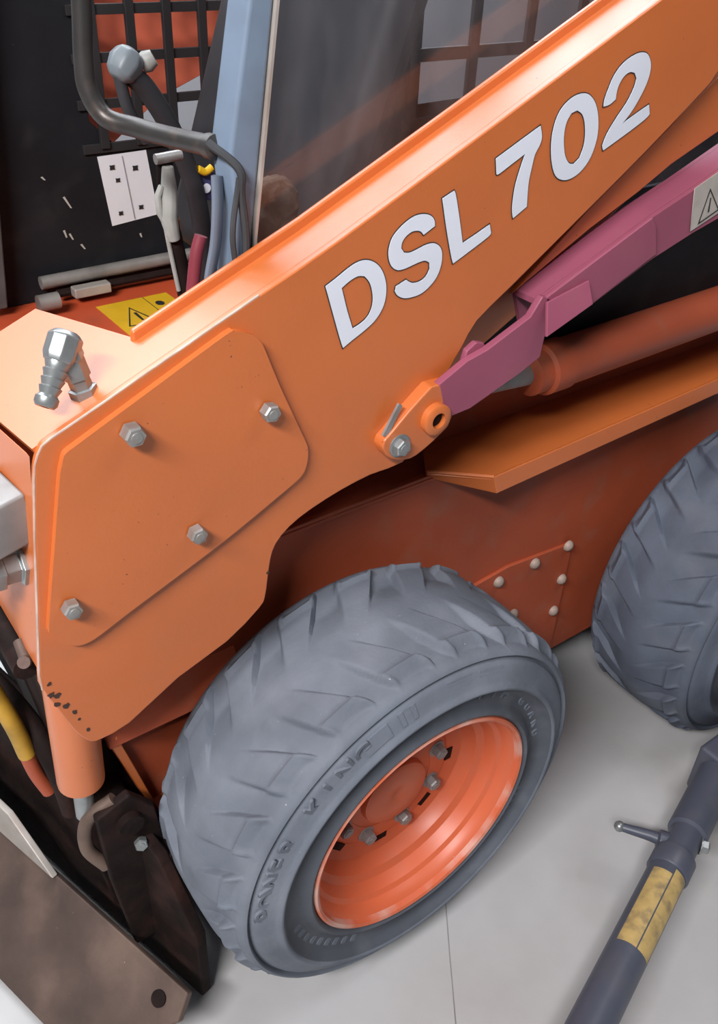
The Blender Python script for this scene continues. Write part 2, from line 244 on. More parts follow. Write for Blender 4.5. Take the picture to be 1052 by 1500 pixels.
# ================================================================ the setting
def structure(o, label): o['kind'] = 'structure'; o['label'] = label; return o
fl = structure(box('floor', (-5, -4, -.1), (6, 5.6, 0), CONC, bevel=0), 'pale grey concrete floor with fine cracks and stains')
tube('floor_crack', [(.25, .21, .0), (.116, .03, .0002), (.049, -.060, .0002), (-.023, -.159, .0002), (-.3, -.54, .0)], .0012, SEAM, fl, n=6)
structure(box('wall_front', (-5, -4.1, 0), (6, -4, 3.4), WALLM, bevel=0), 'pale workshop wall behind the photographer')
structure(box('wall_left', (-5.1, -4, 0), (-5, 3.6, 3.4), WALLM, bevel=0), 'pale workshop side wall facing the loader front')
structure(box('wall_right', (6, -4, 0), (6.1, 3.6, 3.4), WALLM, bevel=0), 'pale workshop side wall behind the loader rear')
structure(box('ceiling', (-5, -4, 3.4), (6, 3.6, 3.5), WALLM, bevel=0), 'plain pale workshop ceiling')
wb = structure(box('wall_back', (-5, 3.6, 0), (6, 3.75, 3.4), WALLM, bevel=0), 'whitewashed wall of the workshop behind the loader')

# ================================================================ the loader
LD = tag(empty('skid_steer_loader'), 'orange compact skid steer loader with lettered lift arm and grey tyres', 'loader')
YA = .18
# ---------------------------------------------------------------- lift arm
def make_arm():
    top = ARM[:9]; bot = ARM[9:]
    arm = prism('loader_arm', smooth_loop(ARM, 2), YA, YA + .012, ORANGE, LD, .0022, label='orange lift arm with white model lettering')
    # top plate runs under the outer plate edge, inner plate stands a little proud
    def topz(x):
        for (x0, z0), (x1, z1) in zip(top[2:], top[3:]):
            if x <= x1 or (x1, z1) == top[-1]: return z0 + (z1 - z0) * (x - x0) / (x1 - x0)
    bm = bmesh.new(); xs = [-.295, -.18, -.08, .15, .42, .57]
    prism_bm(bm, [(x, topz(x) - .0035) for x in xs] + [(x, topz(x) - .016) for x in xs[::-1]], YA + .010, YA + .072)
    link('top_plate', bm_mesh(bm, 'top_plate'), ORANGE, arm)
    inner = [(x, topz(x) + .009) for x in (-.30, -.18, -.08, .15, .42, .57)] + [(.70, 1.52), (.72, 1.36), (.56, 1.24), (.42, 1.15), (.345, 1.09), (.25, 1.04), (.15, .97), (.05, .925), (-.06, .915), (-.14, .89), (-.175, .79), (-.30, .72), (-.31, .9)]
    prism('inner_plate', inner, YA + .070, YA + .080, ORANGE, arm, .003)
    prism('web_plate', ARMWEB, YA + .03, YA + .04, ORANGE, arm, .002)
    # front box of the knee: sloping top sheet reaching inwards, front sheet, floor sheet
    z0_, z1_ = topz(-.436) - .0035, topz(-.295) - .0035; za = lambda x: z0_ + (z1_ - z0_) * (x + .436) / .141
    slab('knee_top', [(-.446, YA + .010, za(-.446)), (-.2945, YA + .010, za(-.2945)), (-.2945, YA + .072, za(-.2945)), (-.345, .44, za(-.345)), (-.47, .44, za(-.47))], .010, ORANGE, arm)
    slab('knee_front', [(-.450, YA + .010, 1.106), (-.462, YA + .010, 1.00), (-.484, YA + .010, .80), (-.482, .44, .80), (-.470, .44, 1.095)], .010, ORANGE, arm, .001)
    slab('knee_end', [(-.345, .44, 1.155), (-.47, .44, 1.095), (-.482, .44, .80), (-.30, .44, .80)][::-1], .010, ORANGE2, arm, .001)
    # weld bead where cover and top sheet meet
    cv = prism('cover_plate', smooth_loop(COVER, 2), YA - .009, YA + .001, ORANGE, arm, .0035, seg=3, label='bolted cover plate with rounded corners')
    for i, (x, z) in enumerate(BOLTS):
        hexbolt('bolt', (x, YA - .009, z), (0, -1, 0), .0115 if i else .0125, arm, washer=False, h=.014 if i else .017)
    for ch in ('D', 'S', 'L', '7', '0', '2'):
        loops = [smooth_loop(l, 3) for l in LETTERS[ch]]
        out = [offset(l, .0012 if i == 0 else -.0012) for i, l in enumerate(loops)]
        lt = xz_decal('letter', loops, YA - .0011, WHITE, arm, .0004, label='white vinyl character ' + ch)
        xz_decal('letter_outline', out, YA - .0005, INK, arm, .0004)
    for x, z, r in CHIPS:
        r *= random.uniform(.35, .8)
        xz_decal('paint_chip', [[(x + r * random.uniform(.4, 1) * math.cos(k * .7), z + r * random.uniform(.4, 1) * math.sin(k * .7)) for k in range(9)]], YA - .0004, CHIP, arm, .0003)
    edge = [(x, YA + .0015, z) for x, z in ARM[40:] + ARM[:5]]
    tube('worn_edge', edge, .0015, EDGE, arm, 6)
    return arm
ARMO = make_arm()
# far side arm, seen through the cab mesh
fa = prism('loader_arm', [(-.30, .75), (-.05, .80), (.05, 1.12), (.20, 1.225), (.40, 1.30), (.75, 1.5), (.75, 1.75), (.3, 1.66), (-.1, 1.50), (-.3, 1.3)], 1.20, 1.27, mat('far_arm_lit_orange', (.80, .18, .10), .45, var=.06), LD, .002, label='far side lift arm seen through the cab mesh')  # orange made brighter in place of light that misses this arm
# hydraulic elbow on the knee top
def elbow():
    p0 = Vector((-.372, .222, 1.140)); up = Vector((-.20, .10, .97)).normalized()
    lathe_o = lathe('hydraulic_elbow', p0, up, [(.0155, 0), (.0155, .010), (.012, .011), (.012, .022), (.0145, .023), (.0145, .055)], GALV, ARMO, 6, label='grey hydraulic elbow with barbed nozzle')
    top = p0 + up * .062; out = Vector((-.55, -.35, -.76)).normalized()
    bm = bmesh.new(); lathe_bm(bm, top - out * .014, out, [(.012, 0), (.0185, .006), (.0185, .026), (.0155, .034)], 8, .3)
    lathe_bm(bm, top - up * .018, up, [(.0165, 0), (.0165, .022), (.010, .030)], 6, .2); link('elbow_body', bm_mesh(bm, 'e'), GALV, ARMO, .0015)
    prof = [(.0135, .018)]
    for k in range(4): prof += [(.0140 - k * .0006, .020 + k * .009), (.0112 - k * .0006, .0275 + k * .009)]
    prof += [(.0125, .058), (.0125, .064), (.010, .068), (.005, .068), (.005, .060)]
    lathe('elbow_nozzle', top, out, prof, GALV, ARMO, 20, smooth=True)
elbow()
# coupling block and hex fitting on the knee front
Mb = Matrix.Translation((-.492, .245, 1.015)) @ Euler((0, -.16, .12)).to_matrix().to_4x4()
box('coupling_block', (-.05, -.04, -.032), (.036, .04, .032), STEEL, ARMO, .004, Mb, label='grey steel coupling block')
lathe('hex_fitting', (-.464, .235, .945), (-1, -.05, .10), [(.026, 0), (.026, .012), (.020, .013), (.020, .030), (.024, .031), (.024, .050), (.016, .056), (.016, .09)], GALV, ARMO, 6, .001)
tube('hydraulic_pipe', spline([(-.50, .235, .955), (-.56, .24, .95), (-.60, .26, .88), (-.58, .30, .75)]), .012, ORANGE2, ARMO)
# pivot lug, pin bolt and bush of the lift cylinder
lug = prism('pivot_lug', smooth_loop(LUG, 2), .1605, .185, ORANGE, ARMO, .003, label='worn pivot lug at the arm pin')
hexbolt('pin_bolt', (LUGPIN[0][0], .1605, LUGPIN[0][1]), (0, -1, 0), .013, ARMO, GALV, True, .010)
lathe('pin_bush', (LUGPIN[1][0], .1625, LUGPIN[1][1]), (0, -1, 0), [(.023, 0), (.023, .012), (.0205, .014), (.0115, .014), (.0115, -.01)], ORANGE, ARMO, 28, smooth=True)
lathe('bush_hole', (LUGPIN[1][0], .1605, LUGPIN[1][1]), (0, -1, 0), [(.0113, 0), (.0113, .0045)], GREASE, ARMO, 20)
slab('lock_tab', [(-.004, .168, 1.004), (.020, .168, 1.045), (.026, .168, 1.041), (.004, .168, .999)], .004, STEEL, ARMO)
# ---------------------------------------------------------------- red arm lock
LK = prism('arm_lock', LOCKARM, .160, .172, REDP, LD, .002, label='faded red lift arm lock bar')
prism('lock_tab', smooth_loop(LOCKTAB, 2), .172, .182, REDP, LK, .002)
bm = bmesh.new()
prism_bm(bm, LOCKCH, .166, .174)
t = LOCKCH[:5]
prism_bm(bm, t + [(x, z - .008) for x, z in t[::-1]], .1745, .2145)
prism_bm(bm, LOCKCH, .215, .222)
link('lock_channel', bm_mesh(bm, 'lock_channel'), REDP, LK)
prism('lock_box', LOCKBOX, .160, .168, REDP, LK, .002)
q = LOCKFLANGE
slab('lock_flange', [(q[0][0], .146, q[0][1] - .002), (q[1][0], .160, q[1][1]), (q[2][0], .160, q[2][1]), (q[3][0], .146, q[3][1])], .005, REDP, LK, .001)
xz_decal('warning_sticker', [LOCKSTICK], .1645, GREYSTK, LK, .0005, label='worn pale sticker with warning triangle')
def tri_decal(a, b, c, y, wd, par):
    T = [a, b, c]; inn = offset(T, -wd); xz_decal('warning_triangle', [T, inn], y, INK, par, .0003)
tri_decal((.5935, 1.193), (.602, 1.246), (.640, 1.209), .1635, .0016, LK)
xz_decal('warning_mark', [[(.6085, 1.231), (.6105, 1.231), (.6145, 1.209), (.6115, 1.209)]], .1635, INK, LK, .0003)
# ---------------------------------------------------------------- lift cylinder
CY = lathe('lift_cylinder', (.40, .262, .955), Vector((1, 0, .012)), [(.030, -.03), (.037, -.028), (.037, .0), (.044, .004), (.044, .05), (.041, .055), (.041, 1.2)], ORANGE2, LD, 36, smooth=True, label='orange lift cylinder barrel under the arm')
lathe('cylinder_rod', (.06, .262, .985), Vector((.34, 0, -.033)), [(.018, 0), (.018, .36)], STEEL, CY, 20, smooth=True)
tube('hydraulic_pipe', [(.50, .30, 1.012), (.9, .30, 1.016), (1.5, .30, 1.02)], .010, ORANGE2, CY)
# ---------------------------------------------------------------- chassis
SIDEP = [(-.395, .530), (-.349, .356), (-.372, .335), (-.355, .20), (-.30, .157), (1.75, .157), (1.75, .792), (-.22, .792), (-.30, .66), (-.375, .60)]
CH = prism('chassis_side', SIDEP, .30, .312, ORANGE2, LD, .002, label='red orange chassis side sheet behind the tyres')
prism('access_plate', [(.352, .489), (.447, .498), (.638, .479), (.642, .192), (.60, .170), (.40, .165)], .2925, .301, ORANGE2, CH, .0015, label='riveted access plate')
for x, z in RIVETS: lathe('rivet', (x, .2925, z), (0, -1, 0), [(.0125, 0), (.0120, .005), (.008, .0095), (.002, .0115)], RIVET, CH, 14, smooth=True)
box('chassis_bottom', (-.30, .312, .14), (1.75, 1.08, .157), GREASE, CH)
prism('front_gusset', [(-.397, .545), (-.345, .350), (-.337, .350), (-.385, .56)], .270, .302, ORANGE, CH, .002)
slab('front_ledge', [(-.40, .265, .545), (-.17, .265, .545), (-.17, .305, .615), (-.40, .305, .615)], .012, ORANGE2, CH, .002)
slab('front_step', [(-.375, .262, .330), (-.20, .262, .330), (-.20, .30, .350), (-.375, .30, .350)], .09, ORANGE, CH, .003)
box('chassis_front', (-.36, .312, .157), (-.34, 1.08, .60), GREASE, CH)
lathe('axle_tube', (0, .20, .357), (0, 1, 0), [(.07, 0), (.07, .2)], ORANGE2, CH, 24)
lathe('axle_tube', (1.0, .17, .357), (0, 1, 0), [(.07, 0), (.07, .2)], ORANGE2, CH, 24)
# fender ledge over the tyres
FD = slab('fender', [(.205, .300, .800), (.290, .226, .800), (.51, .234, .800), (1.75, .275, .800), (1.75, .375, .800), (.26, .375, .800)], .006, ORANGE, LD, .004, label='orange fender ledge above the tyres')
slab('fender_lip', [(.290, .2255, .802), (.300, .2215, .768), (1.75, .2715, .768), (1.75, .2755, .802)], .006, ORANGE, FD, .002)
slab('fender_lip_end', [(.205, .300, .802), (.225, .30, .780), (.300, .2215, .768), (.290, .2255, .802)], .005, ORANGE, FD, .001)
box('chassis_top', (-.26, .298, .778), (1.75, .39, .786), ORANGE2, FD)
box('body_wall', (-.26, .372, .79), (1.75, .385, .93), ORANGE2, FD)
# ---------------------------------------------------------------- wheels
def tyre_mesh():
    R0, n = .357, 900
    P = [(.212, .016), (.2155, .004), (.219, -.003), (.2235, -.0065), (.2285, -.0045), (.236, .0035), (.246, .0075), (.257, .0068), (.266, .0015), (.272, -.0065), (.2755, -.0125), (.279, -.0155), (.2825, -.0145), (.286, -.0095), (.290, -.0065), (.300, -.0025), (.310, .002), (.3180, .0065), (.3205, .0135), (.3235, .0145), (.3250, .0075), (.3275, .0058), (.3310, .0075), (.3345, .0120), (.3370, .0185)]
    sh = [(.3395, .0225), (.343, .0255), (.347, .0285), (.3505, .032), (.3535, .037), (.3555, .043)]
    crown = [.050 + i * (.222 - .050) / 30 for i in range(31)]
    crn = [(R0 - .006 * ((y - .136) / .086) ** 4, y) for y in crown]
    sh2 = [(r, .272 - y) for r, y in sh[::-1]]
    P2 = [(.334, .258), (.325, .263), (.31, .268), (.29, .274), (.26, .277), (.235, .276), (.22, .270), (.212, .258)]
    prof = P + sh + crn + sh2 + P2; m = len(prof); N = 20; pitch = 360. / N; V = []
    def sstep(a, b, x):
        t = min(1, max(0, (x - a) / (b - a))); return t * t * (3 - 2 * t)
    for i in range(n):
        for j, (r, y) in enumerate(prof):
            th = 360. * i / n + 11.5 * max(0., min(1.2, (min(y, .272 - y) - .024) / .088)); c, s = math.cos(math.radians(th)), math.sin(math.radians(th))
            if j >= len(P) and j < m - len(P2):
                r_in = r
                uu = 11.5 * max(0., min(1.2, (min(y, .272 - y) - .024) / .088))
                for side in (0, 1):
                    yy = y if side == 0 else .272 - y
                    u = (yy - .024) / .088
                    if u > 1.25: continue
                    uc = max(0., min(1.2, u))
                    ph = (143.8 + (pitch / 2 if side else 0) + uc * 11.5 - th) % pitch       # 0 = lug ledge, slanting inwards
                    wd_ = 6.2 + 5.0 * uc
                    mk = sstep(0, .9, ph) * (1 - sstep(wd_ - 1.1, wd_ + .5, ph))
                    d = .0175 * (1 - sstep(.35, 1.2, uc)) * mk
                    # scooped lug end above the sidewall ring
                    q = (ph - wd_ - (pitch - wd_) * .52) / ((pitch - wd_) * .40)
                    if u < .24: d = max(d, .0085 * max(0, 1 - q * q) ** .5 * (1 - sstep(.08, .22, u)))
                    base = .3375 + .003 * uc
                    r = min(r, max(r_in - d, min(r_in, base)))
            V.append((r * c, y, r * s))
    F = []
    for i in range(n):
        k = (i + 1) % n
        for j in range(m - 1): F.append((i * m + j, k * m + j, k * m + j + 1, i * m + j + 1))
    me = bpy.data.meshes.new('tyre'); me.from_pydata(V, [], F); me.update()
    bm = bmesh.new(); bm.from_mesh(me); bmesh.ops.recalc_face_normals(bm, faces=bm.faces)
    bm.to_mesh(me); bm.free(); return me
def arc_text(chars, r, a0, a1, size, y, slant=0):
    bm = bmesh.new(); k = len(chars)
    for i, ch in enumerate(chars):
        if ch == ' ': continue
        cu = bpy.data.curves.new('t', 'FONT'); cu.body = ch; cu.size = size; cu.align_x = 'CENTER'; cu.align_y = 'CENTER'; cu.extrude = .0022; cu.offset = .0009
        o = bpy.data.objects.new('t', cu); COL.objects.link(o); dg = bpy.context.evaluated_depsgraph_get(); dg.update()
        me = bpy.data.meshes.new_from_object(o.evaluated_get(dg)); bpy.data.objects.remove(o); bpy.data.curves.remove(cu)
        a = math.radians(a0 + (a1 - a0) * (i / max(1, k - 1))); er = Vector((math.cos(a), 0, math.sin(a))); et = Vector((math.sin(a), 0, -math.cos(a))); p = er * r + Vector((0, y(r) if callable(y) else y, 0))
        tilt = Vector((0, -1, 0))
        me.transform(Matrix(((et.x, er.x, tilt.x, p.x), (et.y, er.y, tilt.y, p.y), (et.z, er.z, tilt.z, p.z), (0, 0, 0, 1))))
        bm.from_mesh(me); bpy.data.meshes.remove(me)
    me = bpy.data.meshes.new('text'); bm.to_mesh(me); bm.free(); return me
def arc_block_bm(bm, r0, r1, a0, a1, y0, y1, t=.0016, n=6):      # raised patch on the sidewall
    ring = []
    for i in range(n + 1):
        a = math.radians(a0 + (a1 - a0) * i / n); c, s = math.cos(a), math.sin(a)
        ring.append([bm.verts.new((r * c, y, r * s)) for r, y in ((r0, y0 + .002), (r0, y0 - t), (r1, y1 - t), (r1, y1 + .002))])
    for a, b in zip(ring, ring[1:]):
        for j in range(3): bm.faces.new((a[j], a[j + 1], b[j + 1], b[j]))
    bm.faces.new(ring[0]); bm.faces.new(ring[-1][::-1])
def make_wheel(label):
    Y0, Y1, Y2 = .2, .1, 0
    prof = [(.2165, .004), (.2150, -.003), (.2115, -.005), (.2085, -.002), (.2070, .006), (.2020, .012), (.1985, .020), (.1960, .028), (.1890, .034), (.1855, .044), (.1820, .056), (.1700, .064), (.1660, .076), (.158, .088), (.140, .094), (.128, .0945), (.122, .090), (.090, .088), (.086, .088)]
    bm = bmesh.new(); lathe_bm(bm, (0, 0, 0), (0, 1, 0), prof + [(.086, .10), (.20, .11), (.2165, .26), (.222, .26), (.222, .02)], 96, closed=False)
    w = link('wheel', bm_mesh(bm, 'wheel'), RIMP, LD, label=label); autosmooth(w, .5)
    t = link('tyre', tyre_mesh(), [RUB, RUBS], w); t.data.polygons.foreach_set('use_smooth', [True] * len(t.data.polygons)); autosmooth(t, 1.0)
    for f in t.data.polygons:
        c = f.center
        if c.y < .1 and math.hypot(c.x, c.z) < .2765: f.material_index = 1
    fg = lathe('rim_flange', (0, 0, 0), (0, 1, 0), [(.2172, .006), (.2160, -.0035), (.2125, -.0058), (.2078, -.0030), (.2062, .007)], FLANGE, w, 96, closed=False); autosmooth(fg, .8)
    h = lathe('hub_cap', (0, .095, 0), (0, -1, 0), [(.0865, 0), (.0865, .006), (.070, .008), (.066, .010), (.064, .022), (.058, .026), (.012, .0265), (.010, .025)], RIMP, w, 40); autosmooth(h)
    for k in range(8):
        a = math.radians(18 + 45 * k); p = (.103 * math.cos(a), .0895, .103 * math.sin(a))
        hexbolt('wheel_nut', p, (0, -1, 0), .0125, w, STEEL, True, .016)
        a2 = a + math.radians(22.5); bm = bmesh.new()
        box_bm(bm, (-.014, -.0012, -.007), (.014, .0012, .007), Matrix.Translation((.1345 * math.cos(a2), .0935, .1345 * math.sin(a2))) @ Matrix.Rotation(-(a2 + math.pi / 2), 4, 'Y'))
        link('rim_slot', bm_mesh(bm, 'slot'), GREASE, w)
    ysw = lambda r: -.0012 + (r - .300) * .32
    tx = link('sidewall_lettering', arc_text('POWER KING', .3025, 174, 117, .042, -.0008), RUB, w); tx['kind'] = 'stuff'
    tx = link('sidewall_lettering', arc_text('RIM GUARD', .2555, 68, 12, .024, .0078), RUB, w); tx['kind'] = 'stuff'
    bm = bmesh.new(); arc_block_bm(bm, .292, .313, 117, 108, -.0058, .0033); arc_block_bm(bm, .292, .313, 104.5, 103, -.0058, .0033); arc_block_bm(bm, .292, .313, 100.5, 99, -.0058, .0033); arc_block_bm(bm, .3095, .313, 104.5, 99, .003, .0045)
    for k in range(4): arc_block_bm(bm, .2925 + k * .0058, .2958 + k * .0058, 88, 79, -.0035 + k * .002, -.0025 + k * .002, .0011)
    for k in range(3): arc_block_bm(bm, .2935 + k * .0075, .2975 + k * .0075, 76, 66, -.0035 + k * .0026, -.0022 + k * .0026, .0011)
    for k in range(9): arc_block_bm(bm, .2465, .2605, -163 + k * 5.2, -160.6 + k * 5.2, .0085, .0062, .0012, 2)
    for k in range(14): arc_block_bm(bm, .2440, .2560, 156 - k * 4.1, 153.6 - k * 4.1, .0085, .0085, .0016, 2)
    for k in range(10): arc_block_bm(bm, .2460, .2580, -52 + k * 3.4, -50.4 + k * 3.4, .0085, .0075, .0012, 2)
    tx = link('sidewall_marking', bm_mesh(bm, 'marking'), RUB, w); tx['kind'] = 'stuff'
    return w
W1 = make_wheel('near front wheel, orange rim with grey tyre'); W1.location = (0, 0, .357)
def copy_tree(o, parent):
    c = o.copy(); COL.objects.link(c); c.parent = parent
    for ch in list(o.children): copy_tree(ch, c)
    return c
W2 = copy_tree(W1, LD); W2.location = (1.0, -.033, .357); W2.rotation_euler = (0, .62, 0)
for c in W2.children:
    if c.name.startswith('tyre'): c.data = c.data.copy(); c.data.materials[0] = RUBR; W2['label'] = 'near rear wheel with grey tyre'
# ---------------------------------------------------------------- tilt cylinder and quick coupler at the front
TC = lathe('tilt_cylinder', (-.440, .262, .72), Vector((-.045, .01, -1)), [(.034, 0), (.034, .20), (.0335, .206), (.026, .212)], ORANGE, LD, 32, smooth=True, label='short orange tilt cylinder below the arm tip')
lathe('cylinder_rod', (-.4495, .264, .512), Vector((-.045, .01, -1)), [(.0145, 0), (.0145, .075)], GALV, TC, 20, smooth=True)
QC = empty('quick_coupler', (.045, 0, .0), LD); QC['label'] = 'greasy dark quick coupler frame'
slab('coupler_shade_plate', [(-.405, .12, .20), (-.425, .19, .35), (-.475, .36, .46), (-.69, 1.10, .62), (-.69, 1.10, .02), (-.405, .12, .02)], .022, GREASE, QC, .004)  # dark plate added to stand in for deep shade behind the bucket
prism('coupler_ear', [(-.495, .46), (-.44, .48), (-.405, .43), (-.39, .28), (-.43, .10), (-.47, .10), (-.49, .30)], .225, .242, GREASE, QC, .004)
prism('coupler_ear', [(-.50, .50), (-.44, .52), (-.40, .46), (-.39, .30), (-.43, .10), (-.47, .10), (-.49, .30)], .310, .327, GREASE, QC, .004)
lathe('coupler_pin', (-.448, .212, .425), (0, 1, 0), [(.020, 0), (.020, .14)], GREASE, QC, 20, smooth=True)
hexbolt('coupler_bolt', (-.435, .225, .365), (-.3, -1, .3), .011, QC, GALV, False)
tube('coupler_lever', spline([(-.46, .24, .47), (-.50, .25, .44), (-.51, .25, .38), (-.49, .24, .33)]), .011, RUST, QC)
box('coupler_block', (-.41, .19, .12), (-.37, .60, .34), GREASE, QC, .006)
# hoses along the front of the knee
HB = empty('front_linkage', (0, 0, 0), LD); HB['label'] = 'dark linkage with yellow hose sleeve before the arm'
tube('hose', spline([(-.56, .60, .62), (-.51, .46, .60), (-.480, .38, .55), (-.465, .33, .48), (-.46, .31, .40)]), .017, GREASE, HB)
tube('hose', spline([(-.56, .43, .80), (-.527, .38, .69), (-.503, .36, .557), (-.492, .355, .47), (-.480, .35, .42)]), .0115, ORANGE2, HB)
tube('hose_sleeve', spline([(-.548, .408, .755), (-.527, .378, .69), (-.505, .358, .58), (-.497, .356, .512)]), .0132, YHOSE, HB)
slab('linkage_plate', [(-.478, .27, .80), (-.478, 1.05, .80), (-.455, 1.05, .45), (-.455, .27, .45)], .02, GREASE, HB, .004)
slab('linkage_guard', [(-.470, .445, .90), (-.470, 1.05, .90), (-.478, 1.05, .79), (-.478, .445, .79)], .012, GREASE, HB, .002)
lathe('linkage_pin', (-.488, .25, .775), (0, 1, 0), [(.018, 0), (.018, .19)], GREASE, HB, 20, smooth=True)
tube('grease_lump', spline([(-.494, .235, .80), (-.488, .25, .79), (-.485, .275, .80)]), .008, RUST, HB)
# ---------------------------------------------------------------- cab
CB = empty('cab', (0, 0, 0), LD); CB['label'] = 'dark operator cab behind the lift arm'
prism('cab_front_post', [(-.172, 1.02), (-.150, 1.02), (-.131, 1.257), (-.080, 1.62), (-.040, 1.90), (-.070, 1.90), (-.104, 1.62), (-.157, 1.356), (-.150, 1.29), (-.156, 1.236)], .272, .318, BLUEG, CB, .006, seg=3, label='blue grey cab post')
prism('cab_post_edge', [(-.150, 1.03), (-.1465, 1.03), (-.1275, 1.257), (-.0765, 1.62), (-.0800, 1.62), (-.131, 1.257)], .268, .276, PALE, CB)
gl = prism('side_window', [(-.135, 1.21), (1.25, 1.21), (1.25, 1.90), (-.040, 1.90)], .290, .294, GLASS, CB, label='dusty side window pane')
box('cab_side_lower', (-.16, .288, .93), (1.75, .300, 1.215), BLACK, CB)
box('cab_side_ledge', (-.22, .288, .925), (1.75, .385, .935), BLACK, CB)
box('cab_roof_rail', (-.06, .272, 1.90), (1.32, .33, 1.95), BLUEG, CB, .006)
box('cab_roof_rail', (-.06, 1.03, 1.90), (1.32, 1.09, 1.95), BLUEG, CB, .006)
prism('cab_rear_post', [(1.25, .93), (1.32, .93), (1.32, 1.90), (1.25, 1.90)], .272, .33, BLUEG, CB, .006)
box('cab_rear_wall', (1.25, .29, .90), (1.27, 1.10, 1.20), BLACK, CB)
prism('far_panel', [(-.22, .90), (1.25, .90), (1.25, 1.20), (.30, 1.175), (.045, 1.175), (.0, 1.22), (-.01, 1.90), (-.22, 1.90)], 1.082, 1.096, BLACK, CB, .002, label='black inner cab panel')
prism('far_panel_pillar', [(.335, 1.17), (.79, 1.17), (.79, 1.90), (.335, 1.90)], 1.082, 1.096, BLACK, CB, .002)
prism('cab_far_post', [(-.30, .92), (-.222, .92), (-.120, 1.90), (-.20, 1.90)], 1.03, 1.10, mat('grey_far_post', (.07, .072, .07), .5, var=.3, scale=10, dirt=(.2, .19, .17), dirt_amt=.25), CB, .004)
box('cab_deck', (-.27, .385, .88), (1.25, 1.10, .90), mat('red_deck_paint', (.56, .085, .03), .45, var=.08, scale=5, dirt=(.2, .06, .04), dirt_amt=.25), CB, .002)
tube('sill_rail', [(-.145, 1.062, .944), (.5, 1.062, .948), (1.2, 1.062, .948)], .013, SILL, CB, n=10)
tube('sill_rail', [(-.12, 1.050, .922), (.5, 1.050, .922), (1.2, 1.050, .922)], .008, GREASE, CB, n=8)
box('sill_latch', (-.095, 1.02, .915), (-.02, 1.045, .935), PALE, CB, .003)
tube('sill_hinge', [(-.175, 1.0, .93), (-.135, 1.0, .93)], .016, SILL, CB, n=12)
for k in range(6): box('mesh_bar', (.022 + .0725 * k - .0085, 1.070, 1.172), (.022 + .0725 * k + .0085, 1.080, 1.66), GRILL, CB, .001)
for k in range(7): box('mesh_bar', (-.02, 1.076, 1.172 + .0765 * k - .0085), (.36, 1.083, 1.172 + .0765 * k + .0085), GRILL, CB, .001)
for k in range(4): box('mesh_bar', (.762 + .178 * k - .014, 1.070, 1.15), (.762 + .178 * k + .014, 1.082, 1.66), GRILL, CB, .002, label='coarse rear mesh bar')
for k in range(4): box('mesh_bar', (.74, 1.074, 1.145 + .145 * k - .014), (1.33, 1.086, 1.145 + .145 * k + .014), GRILL, CB, .002, label='coarse rear mesh bar')
# white instruction plate
ST = slab('instruction_sticker', [(.006, 1.0805, 1.157), (.020, 1.0805, 1.024), (.120, 1.0805, 1.033), (.106, 1.0805, 1.159)], .001, WSTK, CB, label='white two column instruction sticker')
def on_st(u, v): 
    a = Vector((.006, 1.157)).lerp(Vector((.106, 1.159)), u); b = Vector((.020, 1.024)).lerp(Vector((.120, 1.033)), u); return a.lerp(b, v)
for u, v, s in ((.24, .17, .0075), (.30, .36, .0065), (.70, .23, .0080), (.22, .84, .0065), (.66, .82, .0070)):
    c = on_st(u, v); xz_decal('sticker_mark', [[(c.x + s * math.cos(a) * (1 if i % 2 else .55), c.y + s * .8 * math.sin(a) * (1 if i % 2 else .6)) for i, a in enumerate([k * math.pi / 4 for k in range(8)])]], 1.0785, INK, CB, .0003)
a, b = on_st(.48, .03), on_st(.48, .97)
xz_decal('sticker_line', [[(a.x - .0008, a.y), (a.x + .0008, a.y), (b.x + .0008, b.y), (b.x - .0008, b.y)]], 1.0785, mat('grey_print', (.35, .35, .38), .5), CB, .0003)
for x, z, a, b in SCRATCH: xz_decal('paint_scratch', [[(x, z), (x + .004, z + .001), (x + a + .003, z + b), (x + a, z + b)]], 1.0812, SCR, CB, .0003)
# yellow sticker on the deck
box('warning_sticker', (-.065, .80, .9003), (.085, 1.0, .9012), YELLOW, CB, 0, label='yellow warning sticker on the red deck')
def flat_tri(pts, z, wd, name, par):
    me = flat_shape([pts, offset(pts, -wd)] if wd else [pts], .0003); me.transform(Matrix.Translation((0, 0, z))); me.materials.clear(); link(name, me, INK, par)
flat_tri([(-.050, .880), (.012, .868), (-.012, .965)], .9016, .003, 'warning_triangle', CB)
flat_tri([(-.016, .935), (-.010, .935), (-.012, .895), (-.016, .895)], .9016, 0, 'warning_mark', CB)
flat_tri([(.030, .800), (.0312, .800), (.0332, 1.0), (.032, 1.0)], .9016, 0, 'sticker_line', CB)
flat_tri([(.050 + .009 * math.cos(t_ * .785), .955 + .012 * math.sin(t_ * .785)) for t_ in range(8)], .9016, 0, 'sticker_mark', CB)
# grab bar
tube('grab_bar', spline([(-.205, .5, 1.62), (-.215, .5, 1.48), (-.221, .5, 1.42), (-.221, .498, 1.385), (-.208, .485, 1.356), (-.185, .45, 1.349), (-.170, .40, 1.348), (-.160, .335, 1.352), (-.155, .305, 1.354)], 10), .0118, TUBE, CB, 18, label='bent dark steel grab bar')
lathe('bar_collar', (-.158, .318, 1.353), (.15, -1, .05), [(.014, 0), (.014, .012), (.005, .018)], TUBE, CB, 20, smooth=True)
